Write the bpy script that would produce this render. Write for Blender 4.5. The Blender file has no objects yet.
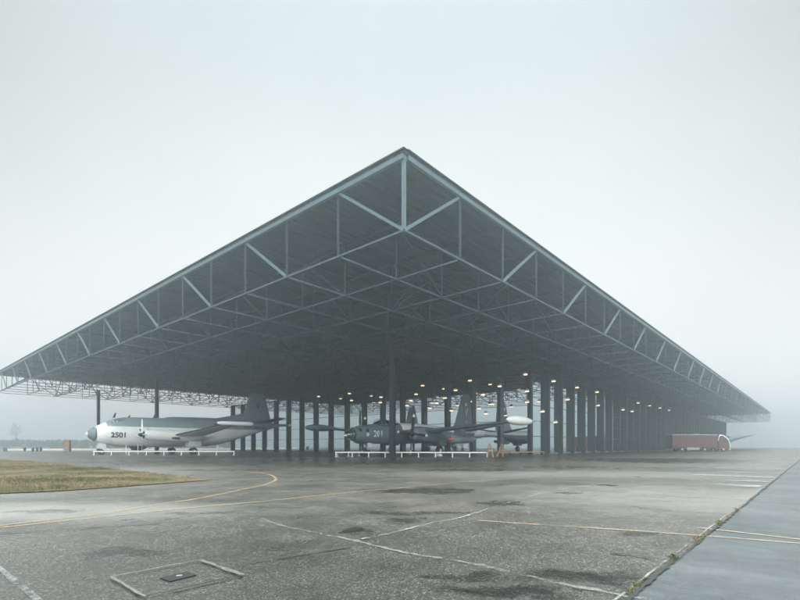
import bpy, math, random
from math import radians, sin, cos, pi, sqrt
from mathutils import Vector, Matrix, noise as mnoise
random.seed(7)
scene = bpy.context.scene
COL = scene.collection
F, HY, CX, EYE = 473.0, 446.0, 400.0, 1.2      # focal length (px of an 800 px frame), horizon row, centre column, eye height

# ------------------------------------------------------------------ helpers
class MB:
    def __init__(s): s.v = []; s.f = []; s.smooth = False
    def add(s, vs, fs):
        n = len(s.v); s.v += [tuple(v) for v in vs]; s.f += [tuple(i+n for i in f) for f in fs]
    def box(s, x0, x1, y0, y1, z0, z1):
        s.add([(x0,y0,z0),(x1,y0,z0),(x1,y1,z0),(x0,y1,z0),(x0,y0,z1),(x1,y0,z1),(x1,y1,z1),(x0,y1,z1)],
              [(0,3,2,1),(4,5,6,7),(0,1,5,4),(1,2,6,5),(2,3,7,6),(3,0,4,7)])
        return s
    def bar(s, p, q, w, h=None, up=(0,0,1)):
        h = h or w; p = Vector(p); q = Vector(q); d = (q-p).normalized(); up = Vector(up)
        if abs(d.dot(up)) > .98: up = Vector((cos(.8486), sin(.8486), 0))
        r = d.cross(up).normalized()*(w/2); u = r.cross(d).normalized()*(h/2)
        s.add([p-r-u, p+r-u, p+r+u, p-r+u, q-r-u, q+r-u, q+r+u, q-r+u],
              [(0,1,2,3),(7,6,5,4),(1,0,4,5),(2,1,5,6),(3,2,6,7),(0,3,7,4)])
        return s
    def tube(s, pts, rads, n=12, caps=True):
        pts = [Vector(p) for p in pts]; rings = []
        if not isinstance(rads, (list, tuple)): rads = [rads]*len(pts)
        for i, p in enumerate(pts):
            d = (pts[min(i+1, len(pts)-1)] - pts[max(i-1, 0)]).normalized()
            a = Vector((0,0,1)) if abs(d.z) < .9 else Vector((1,0,0))
            r = d.cross(a).normalized(); u = r.cross(d).normalized()
            rings.append([p + (r*cos(2*pi*k/n) + u*sin(2*pi*k/n))*rads[i] for k in range(n)])
        s.rings(rings, caps); return s
    def rings(s, rings, caps=True):
        n = len(rings[0]); vs = [v for r in rings for v in r]; fs = []
        for i in range(len(rings)-1):
            for k in range(n):
                fs.append((i*n+k, i*n+(k+1) % n, (i+1)*n+(k+1) % n, (i+1)*n+k))
        if caps:
            fs.append(tuple(reversed(range(n)))); fs.append(tuple(range((len(rings)-1)*n, len(rings)*n)))
        s.add(vs, fs)
    def poly(s, pts, z=0.0):
        s.add([(p[0], p[1], z if len(p) < 3 else p[2]) for p in pts], [tuple(range(len(pts)))]); return s
    def prism(s, pts, y0, y1):                      # outline in x,z given thickness in y
        n = len(pts)
        s.add([(p[0], y0, p[1]) for p in pts] + [(p[0], y1, p[1]) for p in pts],
              [tuple(range(n)), tuple(reversed(range(n, 2*n)))] + [(i, i+n, (i+1) % n+n, (i+1) % n) for i in range(n)])
        return s
    def build(s, name, mat, parent=None, smooth=False):
        me = bpy.data.meshes.new(name); me.from_pydata(s.v, [], s.f)
        import bmesh
        bm = bmesh.new(); bm.from_mesh(me); bmesh.ops.recalc_face_normals(bm, faces=bm.faces); bm.to_mesh(me); bm.free()
        if smooth:
            for p in me.polygons: p.use_smooth = True
            try: me.set_sharp_from_angle(angle=radians(38))
            except Exception: pass
        me.materials.append(mat)
        o = bpy.data.objects.new(name, me); COL.objects.link(o); o.parent = parent
        return o

def empty(name, loc=(0,0,0), rz=0.0):
    o = bpy.data.objects.new(name, None); COL.objects.link(o); o.location = loc; o.rotation_euler = (0,0,rz)
    o.empty_display_size = .3; return o
def tag(o, label=None, cat=None, group=None, kind=None):
    if label: o['label'] = label
    if cat: o['category'] = cat
    if group: o['group'] = group
    if kind: o['kind'] = kind
    return o
def copy_tree(o, parent=None):
    c = o.copy(); COL.objects.link(c); c.parent = parent
    for ch in list(o.children): copy_tree(ch, c)
    return c
def G(px, py, z=0.0):                               # pixel of the photo -> point on a level plane (used to survey positions)
    Y = (EYE-z)*F/(py-HY); return ((px-CX)/F*Y, Y)
C0 = Vector((.2, 23.9)); UL = Vector((-.7504, .661)); UR = Vector((.6613, .7501))
GA = math.atan2(UR.y, UR.x)
def W(a, b, z=0.0):                                 # building grid: a along the left eave, b along the right eave
    p = C0 + UL*a + UR*b; return Vector((p.x, p.y, z))

# ------------------------------------------------------------------ materials
class NT:
    def __init__(s, name):
        s.m = bpy.data.materials.new(name); s.m.use_nodes = True; s.t = s.m.node_tree; s.t.nodes.clear()
        s.out = s.n('ShaderNodeOutputMaterial')
    def n(s, ty, **kw):
        nd = s.t.nodes.new(ty)
        for k, v in kw.items(): setattr(nd, k, v)
        return nd
    def l(s, a, b): s.t.links.new(a, b)
    def val(s, sock, v):
        if isinstance(v, bpy.types.NodeSocket): s.l(v, sock)
        else: sock.default_value = v
    def math(s, op, a, b=0.0, clamp=False):
        nd = s.n('ShaderNodeMath', operation=op, use_clamp=clamp); s.val(nd.inputs[0], a); s.val(nd.inputs[1], b); return nd.outputs[0]
    def mix(s, f, a, b, mode='MIX'):
        nd = s.n('ShaderNodeMix', data_type='RGBA', blend_type=mode, clamp_factor=True)
        s.val(nd.inputs[0], f); s.val(nd.inputs[6], a if not isinstance(a, tuple) else (*a[:3], 1)); s.val(nd.inputs[7], b if not isinstance(b, tuple) else (*b[:3], 1))
        return nd.outputs[2]
    def coord(s): return s.n('ShaderNodeTexCoord').outputs['Object']
    def noise(s, vec, scale, detail=3.0, rough=.55):
        nd = s.n('ShaderNodeTexNoise'); s.l(vec, nd.inputs['Vector']); nd.inputs['Scale'].default_value = scale
        nd.inputs['Detail'].default_value = detail; nd.inputs['Roughness'].default_value = rough; return nd.outputs['Fac']
    def rng(s, v, a, b, c=0.0, d=1.0, smooth=False):
        nd = s.n('ShaderNodeMapRange', interpolation_type='SMOOTHSTEP' if smooth else 'LINEAR'); s.val(nd.inputs[0], v)
        for i, x in enumerate((a, b, c, d)): nd.inputs[i+1].default_value = x
        return nd.outputs[0]
    def mapping(s, vec, loc=(0,0,0), rot=(0,0,0), scale=(1,1,1), kind='TEXTURE'):
        nd = s.n('ShaderNodeMapping', vector_type=kind); s.l(vec, nd.inputs[0])
        nd.inputs['Location'].default_value = loc; nd.inputs['Rotation'].default_value = rot; nd.inputs['Scale'].default_value = scale
        return nd.outputs[0]
    def bsdf(s, col, rough=.6, metal=0.0, spec=.5, bump=None, bs=.2, bd=.02):
        b = s.n('ShaderNodeBsdfPrincipled'); s.val(b.inputs['Base Color'], col if not isinstance(col, tuple) else (*col[:3], 1))
        s.val(b.inputs['Roughness'], rough); s.val(b.inputs['Metallic'], metal); s.val(b.inputs['Specular IOR Level'], spec)
        if bump is not None:
            bn = s.n('ShaderNodeBump'); bn.inputs['Strength'].default_value = bs; bn.inputs['Distance'].default_value = bd
            s.l(bump, bn.inputs['Height']); s.l(bn.outputs[0], b.inputs['Normal'])
        return b.outputs[0]
    def end(s, sh): s.l(sh, s.out.inputs['Surface']); return s.m

def paint(name, col, rough=.5, var=.18, scale=3.0, metal=0.0, spec=.5):
    t = NT(name); c = t.coord(); n = t.noise(c, scale, 5); n2 = t.noise(c, scale*14, 2)
    f = t.math('ADD', t.math('MULTIPLY', n, .75), t.math('MULTIPLY', n2, .25))
    lo = tuple(x*(1-var) for x in col); hi = tuple(min(1, x*(1+var)) for x in col)
    return t.end(t.bsdf(t.mix(t.rng(f, .3, .7), lo, hi), t.rng(n, .3, .7, rough*.85, min(1, rough*1.15)), metal, spec))

M = {}
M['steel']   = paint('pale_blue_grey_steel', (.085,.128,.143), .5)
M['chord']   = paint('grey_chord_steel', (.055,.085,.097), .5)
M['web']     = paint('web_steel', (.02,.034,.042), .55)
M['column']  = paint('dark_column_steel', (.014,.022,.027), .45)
M['post']    = paint('blue_black_cladding', (.022,.032,.037), .45, .3, .6)
M['frame']   = paint('dark_frame', (.02,.026,.03), .5)
M['white']   = paint('white_paint', (.72,.75,.75), .45, .06)
M['boom']    = paint('offwhite_paint', (.62,.65,.65), .5, .08)
M['greyblue']= paint('grey_blue_paint', (.12,.165,.185), .45, .12)
M['wingpaint']= paint('wing_paint', (.13,.175,.19), .45, .12)
M['bluegrey']= paint('blue_grey_paint', (.1,.14,.16), .45, .15)
M['pod']     = paint('jet_pod_paint', (.17,.215,.23), .4, .12)
M['rubber']  = paint('tyre_rubber', (.02,.02,.021), .85)
M['black']   = paint('black_paint', (.012,.013,.013), .8)
M['metal']   = paint('gear_metal', (.4,.42,.43), .35, .15, 5, .5)
M['red']     = paint('red_paint', (.36,.05,.035), .6)
M['orange']  = paint('orange_paint', (.4,.2,.11), .6)
M['blue']    = paint('blue_paint', (.03,.07,.28), .5)
M['mark']    = paint('dark_lettering', (.03,.04,.045), .6)
M['wood']    = paint('pale_wood', (.42,.25,.14), .7, .3)
M['truckred']= paint('truck_red', (.1,.028,.028), .5, .15, 1.2)
M['conc']    = paint('grey_concrete_block', (.25,.27,.27), .85)
M['bark']    = paint('grey_bark', (.1,.09,.08), .9)

def cockpit_glass():
    t = NT('cockpit_glass'); return t.end(t.bsdf((.02,.03,.035), .08, 0, .9))
M['cglass'] = cockpit_glass()
def hall_glass():
    t = NT('hall_glazing'); c = t.coord()
    g = t.n('ShaderNodeBsdfGlossy'); g.inputs['Color'].default_value = (.83,.93,.98,1); g.inputs['Roughness'].default_value = .02
    bn = t.n('ShaderNodeBump'); bn.inputs['Strength'].default_value = .05; bn.inputs['Distance'].default_value = .1
    t.l(t.noise(c, .35, 2), bn.inputs['Height']); t.l(bn.outputs[0], g.inputs['Normal'])
    d = t.n('ShaderNodeBsdfDiffuse'); d.inputs['Color'].default_value = (.015,.022,.025,1)
    m = t.n('ShaderNodeMixShader'); m.inputs[0].default_value = .8; t.l(d.outputs[0], m.inputs[1]); t.l(g.outputs[0], m.inputs[2])
    return t.end(m.outputs[0])
M['glass'] = hall_glass()
def lamp_mat():
    t = NT('lamp_diffuser'); e = t.n('ShaderNodeEmission'); e.inputs[0].default_value = (1,.74,.46,1); e.inputs[1].default_value = LAMP
    return t.end(e.outputs[0])
LAMP = 2.2
M['lamp'] = lamp_mat()

def deck_under():                                   # profiled sheet with ribs across, seen from below
    t = NT('roof_sheet'); c = t.coord()
    w = t.n('ShaderNodeTexWave', wave_type='BANDS', bands_direction='Y', wave_profile='SIN'); t.l(c, w.inputs[0]); w.inputs['Scale'].default_value = .55; w.inputs['Distortion'].default_value = .0
    st = t.mapping(c, scale=(9, .5, 1)); n = t.noise(st, 1.0, 4); n2 = t.noise(c, .08, 3)
    f = t.math('ADD', t.math('MULTIPLY', n, .6), t.math('MULTIPLY', n2, .4))
    return t.end(t.bsdf(t.mix(t.rng(f, .35, .65), (.008,.021,.03), (.018,.038,.05)), .6, 0, .4, w.outputs['Fac'], .8, .12))
M['deck'] = deck_under()

def livery(name, low, top, zs, sx=None, roughness=.42, nose=None):
    t = NT(name); c = t.coord(); sp = t.n('ShaderNodeSeparateXYZ'); t.l(c, sp.inputs[0])
    n = t.noise(c, 1.3, 5); st = t.noise(t.mapping(c, scale=(1.2, 4, .25)), 1.5, 4)
    f = t.rng(sp.outputs[2], zs-.03, zs+.03)
    if sx is not None: f = t.math('MULTIPLY', f, t.rng(sp.outputs[0], sx-.05, sx+.05))
    col = t.mix(f, low, top)
    fx = t.math('FRACT', t.math('MULTIPLY', sp.outputs[0], .55)); ln = t.rng(t.math('ABSOLUTE', t.math('SUBTRACT', fx, .5)), .0, .012, .8, 1.0)
    col = t.mix(1.0, col, t.mix(t.rng(st, .35, .7), (.86,.88,.88), (1.05,1.05,1.05)), 'MULTIPLY')
    col = t.mix(t.math('SUBTRACT', 1.0, ln), col, (.05,.06,.06))
    return t.end(t.bsdf(col, t.rng(n, .3, .7, roughness*.8, roughness*1.2), 0, .5))
M['atl'] = livery('patrol_aircraft_white_and_grey', (.8,.82,.82), (.24,.3,.325), 3.88, 2.2)
M['atlgrey'] = paint('light_blue_grey_paint', (.17,.22,.245), .45, .1)
M['atlwing'] = paint('wing_grey_paint', (.66,.69,.69), .45, .1)
M['nep'] = livery('dark_grey_blue_with_white_crown', (.12,.165,.185), (.8,.82,.82), 3.15, 8.6)

# ground materials -------------------------------------------------
BLOBS = [(118,552,36,3.2,.75),(90,556,22,2,.7),(353,531,18,3,.8),(425,491,55,2.4,.75),(497,504,24,2.4,.8),(415,513,55,1.8,.6),(400,521,25,3,.5),
         (585,576,72,8,1),(505,590,70,7,.95),(455,575,40,3,.6),(607,485,11,1.0,.8),(562,493,12,1.0,.7),(640,534,22,2,.5),(655,460,95,2.3,.7),(40,512,45,1.8,.55),
         (300,460,230,3.2,.5),(520,467,90,1.5,.5),(125,520,6,1.1,.7),(205,513,40,.9,.35),(470,470,60,1.2,.4),(300,545,50,5,.25),(230,470,60,1.2,.4)]
def asphalt():
    t = NT('coarse_asphalt'); c = t.coord()
    wn = t.n('ShaderNodeTexNoise'); t.l(c, wn.inputs['Vector']); wn.inputs['Scale'].default_value = 1.1; wn.inputs['Detail'].default_value = 6; wn.inputs['Roughness'].default_value = .62
    sub = t.n('ShaderNodeVectorMath', operation='SUBTRACT'); t.l(wn.outputs['Color'], sub.inputs[0]); sub.inputs[1].default_value = (.5,.5,.5)
    scl = t.n('ShaderNodeVectorMath', operation='MULTIPLY'); t.l(sub.outputs[0], scl.inputs[0]); scl.inputs[1].default_value = (1.3,1.1,0)
    wv = t.n('ShaderNodeVectorMath', operation='ADD'); t.l(c, wv.inputs[0]); t.l(scl.outputs[0], wv.inputs[1])
    wfar = t.n('ShaderNodeVectorMath', operation='ADD'); t.l(c, wfar.inputs[0])
    s2 = t.n('ShaderNodeVectorMath', operation='MULTIPLY'); t.l(sub.outputs[0], s2.inputs[0]); s2.inputs[1].default_value = (4,6,0); t.l(s2.outputs[0], wfar.inputs[1])
    stain = None
    en = t.math('ADD', t.math('MULTIPLY', t.noise(c, 2.2, 6, .7), 1.5), t.math('MULTIPLY', t.noise(t.mapping(c, rot=(0,0,GA), scale=(3, .5, 1)), 1.0, 5, .65), 1.2))
    edge_n = t.math('SUBTRACT', en, 1.3)
    for (px, py, rx, ry, k) in BLOBS:
        X, Y = G(px, py); rX = rx*Y/F*1.15; rY = max(ry*Y*Y/(F*EYE)*1.3, .12)
        near = Y < 12
        mp = t.mapping((wv if near else wfar).outputs[0] if (near or Y > 25) else wv.outputs[0], (X, Y, 0), (0,0,0), (rX, rY, 1000))
        ln = t.n('ShaderNodeVectorMath', operation='LENGTH'); t.l(mp, ln.inputs[0])
        v = t.rng(t.math('ADD', ln.outputs['Value'], edge_n), .6, 1.14, min(1, k*1.15), 0.0, True)
        stain = v if stain is None else t.math('MAXIMUM', stain, v)
    vo = t.n('ShaderNodeTexVoronoi', feature='F1'); t.l(c, vo.inputs['Vector']); vo.inputs['Scale'].default_value = 86
    spk = t.n('ShaderNodeSeparateColor'); t.l(vo.outputs['Color'], spk.inputs[0])
    vo2 = t.n('ShaderNodeTexVoronoi', feature='F1'); t.l(c, vo2.inputs['Vector']); vo2.inputs['Scale'].default_value = 32
    spk2 = t.n('ShaderNodeSeparateColor'); t.l(vo2.outputs['Color'], spk2.inputs[0])
    ramp = t.n('ShaderNodeValToRGB'); t.l(spk.outputs[0], ramp.inputs[0]); e = ramp.color_ramp.elements
    e[0].position = 0; e[0].color = (.03,.032,.032,1); e[1].position = 1; e[1].color = (.75,.72,.66,1)
    for p, col in ((.25,(.05,.057,.056,1)),(.6,(.115,.115,.11,1)),(.84,(.19,.185,.17,1)),(.93,(.5,.48,.42,1))):
        el = ramp.color_ramp.elements.new(p); el.color = col
    ramp.color_ramp.interpolation = 'LINEAR'
    base = t.mix(t.rng(spk2.outputs[0], .93, .96), ramp.outputs[0], t.mix(spk2.outputs[1], (.4,.38,.34), (.06,.06,.06)))
    n1 = t.noise(c, .16, 5, .6); n2 = t.noise(c, .9, 5, .6); n3 = t.noise(t.mapping(c, rot=(0,0,GA), scale=(14, 1.6, 1)), 1.0, 5, .6)
    lum = t.math('ADD', t.rng(n1, .3, .7, .62, 1.28), t.math('ADD', t.rng(n2, .3, .7, -.17, .17), t.rng(n3, .3, .7, -.14, .14)))
    g = t.n('ShaderNodeCombineColor'); [t.l(lum, g.inputs[i]) for i in range(3)]
    base = t.mix(1.0, base, g.outputs[0], 'MULTIPLY')
    base = t.mix(1.0, base, (.54,.515,.475), 'MULTIPLY')
    for (px, py, rx, ry, k_) in ((60,511,190,11,.42),(660,497,170,16,.3),(560,474,200,4,.25),(30,478,160,20,.3)):  # sky sheen on the open ground, painted in as paler patches
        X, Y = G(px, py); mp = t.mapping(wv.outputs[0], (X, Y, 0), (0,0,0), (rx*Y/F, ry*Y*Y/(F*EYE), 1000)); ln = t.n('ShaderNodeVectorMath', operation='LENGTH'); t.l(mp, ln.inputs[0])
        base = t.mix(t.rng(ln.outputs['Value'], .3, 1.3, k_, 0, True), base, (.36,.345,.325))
    base = t.mix(t.rng(n1, .5, .75, 0, .35), base, (.13,.1,.085))
    # stains broken into damp patches
    wet = t.math('MULTIPLY', stain, t.rng(t.noise(c, 3.2, 6, .7), .33, .6, .3, 1.0))
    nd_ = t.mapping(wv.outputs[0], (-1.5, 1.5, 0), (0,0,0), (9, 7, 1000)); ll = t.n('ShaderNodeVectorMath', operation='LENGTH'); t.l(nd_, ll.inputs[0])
    base = t.mix(t.rng(ll.outputs['Value'], .3, 1.2, .62, 0, True), base, (.03,.03,.025))  # lens falloff painted in: ground colour darkened around the camera
    base = t.mix(wet, base, t.mix(1.0, base, (.17,.175,.16), 'MULTIPLY'))
    vc = t.n('ShaderNodeTexVoronoi', feature='DISTANCE_TO_EDGE'); t.l(wv.outputs[0], vc.inputs['Vector']); vc.inputs['Scale'].default_value = .31
    ck = t.math('MULTIPLY', t.rng(vc.outputs['Distance'], .0, .0045, 1.0, 0.0), t.rng(t.noise(c, .55, 4, .6), .52, .6))
    base = t.mix(t.math('MULTIPLY', ck, .75), base, (.03,.032,.028))
    rough = t.math('SUBTRACT', t.rng(n2, .3, .7, .26, .44), t.math('MULTIPLY', wet, .25))
    hgt = t.math('ADD', vo.outputs['Distance'], t.math('MULTIPLY', vo2.outputs['Distance'], .5))
    return t.end(t.bsdf(base, rough, 0, .6, hgt, .3, .008))
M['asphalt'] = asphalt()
def concrete():
    t = NT('smooth_concrete'); c = t.coord(); n = t.noise(c, .5, 6, .6); n2 = t.noise(c, 5, 5, .6); n3 = t.noise(c, 90, 2, .5)
    st = t.noise(t.mapping(c, rot=(0,0,GA+pi/2), scale=(7, .8, 1)), 1.0, 5, .6)
    f = t.math('ADD', t.math('MULTIPLY', n, .45), t.math('ADD', t.math('MULTIPLY', n2, .25), t.math('MULTIPLY', st, .3)))
    col = t.mix(t.rng(f, .36, .64), (.026,.034,.036), (.098,.108,.109))
    col = t.mix(t.rng(n3, .6, .75, 0, .5), col, (.33,.34,.33))
    # slab joints
    r = t.mapping(c, (C0.x, C0.y, 0), (0,0,GA), (1,1,1)); sp = t.n('ShaderNodeSeparateXYZ'); t.l(r, sp.inputs[0])
    for ax, per, off in ((0, 7.6, .3), (1, 7.5, .06)):
        q = t.math('FRACT', t.math('ADD', t.math('DIVIDE', sp.outputs[ax], per), off+20)); d = t.math('ABSOLUTE', t.math('SUBTRACT', q, .5))
        col = t.mix(t.rng(d, 0, .004, .85, 0), col, (.05,.06,.06))
    n4 = t.noise(c, 1.4, 7, .7); col = t.mix(t.rng(n4, .56, .66, 0, .55), col, (.045,.055,.055)); col = t.mix(t.rng(t.noise(c, 30, 4, .7), .55, .7, 0, .35), col, (.04,.05,.05))
    return t.end(t.bsdf(col, t.rng(st, .35, .65, .34, .6), 0, .5, n2, .2, .01))
M['concrete'] = concrete()
def worn(name, col, lo, hi, sc=9.0):
    t = NT(name); c = t.coord(); n = t.noise(c, sc, 6, .7); n2 = t.noise(c, .7, 3); n3 = t.noise(c, 60, 2)
    f = t.math('ADD', t.math('MULTIPLY', n, .45), t.math('ADD', t.math('MULTIPLY', n2, .35), t.math('MULTIPLY', n3, .2)))
    b = t.bsdf(t.mix(n3, tuple(x*.8 for x in col), col), .7); tr = t.n('ShaderNodeBsdfTransparent')
    m = t.n('ShaderNodeMixShader'); t.l(t.rng(f, lo, hi), m.inputs[0]); t.l(tr.outputs[0], m.inputs[1]); t.l(b, m.inputs[2])
    return t.end(m.outputs[0])
M['yellow']  = worn('worn_yellow_paint', (.37,.25,.13), .38, .62)
M['yellow2'] = worn('faded_yellow_paint', (.42,.31,.23), .42, .64)
M['wline']   = worn('worn_white_paint', (.38,.40,.39), .45, .68, 5)
M['wline2']  = worn('ragged_white_sealant', (.3,.31,.29), .44, .64, 5)
M['edge']    = worn('pale_slab_edge', (.14,.14,.13), .33, .53, 7)
M['crack']   = worn('joint_tar', (.025,.027,.025), .36, .52, 3)
def grass_soil():
    t = NT('dry_turf'); c = t.coord(); n = t.noise(c, .35, 6, .65); n2 = t.noise(c, 4, 5, .7); n3 = t.noise(c, 40, 3, .7)
    col = t.mix(t.rng(n, .45, .55), (.05,.06,.03), (.18,.135,.09)); col = t.mix(t.rng(n2, .4, .65, 0, .7), col, (.13,.12,.055))
    col = t.mix(t.rng(n3, .4, .7, 0, .6), col, (.045,.045,.02))
    return t.end(t.bsdf(col, .95, 0, .2, n3, .8, .04))
M['turf'] = grass_soil()
def blade():
    t = NT('grass_blades'); c = t.coord(); n = t.noise(c, .35, 6, .65); n2 = t.noise(c, 6, 3)
    col = t.mix(t.rng(n, .45, .55), (.06,.078,.035), (.21,.155,.105)); col = t.mix(t.rng(n2, .4, .7, 0, .6), col, (.3,.24,.12))
    return t.end(t.bsdf(col, .8, 0, .3))
M['blade'] = blade()
M['sand'] = paint('pale_sandy_soil', (.36,.29,.23), .95, .2, .05)
M['foliage'] = paint('grey_green_foliage', (.05,.062,.045), .95, .3, .4)

# ------------------------------------------------------------------ world, sun, camera
def build_world():
    w = bpy.data.worlds.new('World'); scene.world = w; w.use_nodes = True; nt = w.node_tree; nt.nodes.clear()
    out = nt.nodes.new('ShaderNodeOutputWorld'); bg = nt.nodes.new('ShaderNodeBackground')
    sky = nt.nodes.new('ShaderNodeTexSky'); sky.sky_type = 'NISHITA'; sky.sun_disc = False
    sky.sun_elevation = radians(SUN_EL); sky.sun_rotation = radians(SUN_ROT); sky.dust_density = 6; sky.air_density = 1.2; sky.altitude = 0
    bw = nt.nodes.new('ShaderNodeRGBToBW'); nt.links.new(sky.outputs[0], bw.inputs[0])
    # fog overhead: the sky's own light, bleached, on an overcast veil that is brighter towards the zenith
    tc = nt.nodes.new('ShaderNodeTexCoord'); sp = nt.nodes.new('ShaderNodeSeparateXYZ'); nt.links.new(tc.outputs['Generated'], sp.inputs[0])
    rp = nt.nodes.new('ShaderNodeValToRGB'); nt.links.new(sp.outputs[2], rp.inputs[0]); el = rp.color_ramp.elements
    rp.color_ramp.interpolation = 'B_SPLINE'
    stops = SKY_STOPS
    el[0].position = stops[0][0]; el[0].color = (*stops[0][1], 1); el[1].position = stops[-1][0]; el[1].color = (*stops[-1][1], 1)
    for p, c in stops[1:-1]:
        e = el.new(p); e.color = (*c, 1)
    mu = nt.nodes.new('ShaderNodeVectorMath'); mu.operation = 'SCALE'; nt.links.new(rp.outputs[0], mu.inputs[0]); 
    mr = nt.nodes.new('ShaderNodeMapRange'); mr.interpolation_type = 'SMOOTHSTEP'; nt.links.new(sp.outputs[2], mr.inputs[0])
    for i_, v_ in enumerate((.68, .92, 10.0, 10.0*ZEN)): mr.inputs[i_+1].default_value = v_
    dt = nt.nodes.new('ShaderNodeVectorMath'); dt.operation = 'DOT_PRODUCT'; nt.links.new(tc.outputs['Generated'], dt.inputs[0])
    la, le = radians(SUN_ROT), radians(SUN_EL); dt.inputs[1].default_value = (sin(la)*cos(le), cos(la)*cos(le), sin(le))
    lb = nt.nodes.new('ShaderNodeMapRange'); lb.interpolation_type = 'SMOOTHSTEP'; nt.links.new(dt.outputs['Value'], lb.inputs[0])
    for i_, v_ in enumerate((.45, .97, 0.0, 10.0*LOBE)): lb.inputs[i_+1].default_value = v_
    ad = nt.nodes.new('ShaderNodeMath'); ad.operation = 'ADD'; nt.links.new(mr.outputs[0], ad.inputs[0]); nt.links.new(lb.outputs[0], ad.inputs[1])
    nt.links.new(ad.outputs[0], mu.inputs['Scale'])
    cm = nt.nodes.new('ShaderNodeMix'); cm.data_type = 'RGBA'; cm.inputs[0].default_value = .15
    ax_ = nt.nodes.new('ShaderNodeMath'); ax_.operation = 'POWER'; ab_ = nt.nodes.new('ShaderNodeMath'); ab_.operation = 'ABSOLUTE'; nt.links.new(sp.outputs[0], ab_.inputs[0]); nt.links.new(ab_.outputs[0], ax_.inputs[0]); ax_.inputs[1].default_value = 3.5
    zz_ = nt.nodes.new('ShaderNodeMapRange'); nt.links.new(sp.outputs[2], zz_.inputs[0])
    for i_, v_ in enumerate((.15, .65, 0.0, 2.2)): zz_.inputs[i_+1].default_value = v_
    pr_ = nt.nodes.new('ShaderNodeMath'); pr_.operation = 'MULTIPLY'; nt.links.new(ax_.outputs[0], pr_.inputs[0]); nt.links.new(zz_.outputs[0], pr_.inputs[1])  # darkens the upper sides of the sky: lens falloff put into its colour
    cn = nt.nodes.new('ShaderNodeTexNoise'); nt.links.new(tc.outputs['Generated'], cn.inputs['Vector']); cn.inputs['Scale'].default_value = 1.6; cn.inputs['Detail'].default_value = 3
    cr_ = nt.nodes.new('ShaderNodeMapRange'); nt.links.new(cn.outputs['Fac'], cr_.inputs[0])
    for i_, v_ in enumerate((.3, .7, .95, 1.05)): cr_.inputs[i_+1].default_value = v_
    sb_ = nt.nodes.new('ShaderNodeMath'); sb_.operation = 'SUBTRACT'; nt.links.new(cr_.outputs[0], sb_.inputs[0]); nt.links.new(pr_.outputs[0], sb_.inputs[1])
    vv_ = nt.nodes.new('ShaderNodeVectorMath'); vv_.operation = 'SCALE'; nt.links.new(mu.outputs[0], vv_.inputs[0]); nt.links.new(sb_.outputs[0], vv_.inputs['Scale'])
    tint = nt.nodes.new('ShaderNodeVectorMath'); tint.operation = 'MULTIPLY'; nt.links.new(bw.outputs[0], tint.inputs[0]); tint.inputs[1].default_value = (.95,1.0,1.02)
    nt.links.new(vv_.outputs[0], cm.inputs[6]); nt.links.new(tint.outputs[0], cm.inputs[7])
    nt.links.new(cm.outputs[2], bg.inputs[0]); bg.inputs[1].default_value = .1; nt.links.new(bg.outputs[0], out.inputs[0])
    w.cycles.sampling_method = 'MANUAL'; w.cycles.sample_map_resolution = 512
SUN_EL, SUN_ROT = 25, 175
LOBE = 2.5
ZEN = 11.0
SKY_STOPS = [(0.0, (.99,1.0,1.0)), (.3, (.93,.965,.965)), (.5, (.79,.845,.845)), (.66, (.60,.675,.68)), (1.0, (.8,.85,.85))]
build_world()
sd = bpy.data.lights.new('sun', 'SUN'); sd.energy = 1.5; sd.angle = radians(30); sd.color = (1,.97,.93)
so = bpy.data.objects.new('sun', sd); COL.objects.link(so)
az = radians(SUN_ROT); dirv = Vector((sin(az)*cos(radians(SUN_EL)), cos(az)*cos(radians(SUN_EL)), sin(radians(SUN_EL))))
so.rotation_euler = dirv.to_track_quat('Z', 'Y').to_euler(); so.location = (0,-20,40)
cd = bpy.data.cameras.new('camera'); cam = bpy.data.objects.new('camera', cd); COL.objects.link(cam)
cd.sensor_width = 36; cd.lens = 36*F/800; cd.shift_y = (HY-300)/800; cd.clip_start = .05; cd.clip_end = 3000
cam.location = (0,0,EYE); cam.rotation_euler = (pi/2,0,0); scene.camera = cam
scene.view_settings.view_transform = 'Standard'; scene.view_settings.look = 'None'; scene.view_settings.gamma = 1; scene.view_settings.exposure = 0.2
scene.view_settings.use_curve_mapping = False
scene.cycles.volume_bounces = 0; scene.cycles.max_bounces = 6; scene.cycles.diffuse_bounces = 3; scene.cycles.glossy_bounces = 3
scene.cycles.use_denoising = True; scene.cycles.use_fast_gi = False

# ------------------------------------------------------------------ haze
HB = 318.0
hz = MB().box(-HB, HB, -HB, HB, -1.2, 18.6)
t = NT('fog'); pv = t.n('ShaderNodeVolumePrincipled'); pv.inputs['Color'].default_value = (.83,.965,1,1); pv.inputs['Density'].default_value = .0041; pv.inputs['Anisotropy'].default_value = .64
t.l(pv.outputs[0], t.out.inputs['Volume'])
tag(hz.build('haze', t.m), 'pale morning fog lying over the whole airfield', 'fog', kind='stuff')

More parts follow.
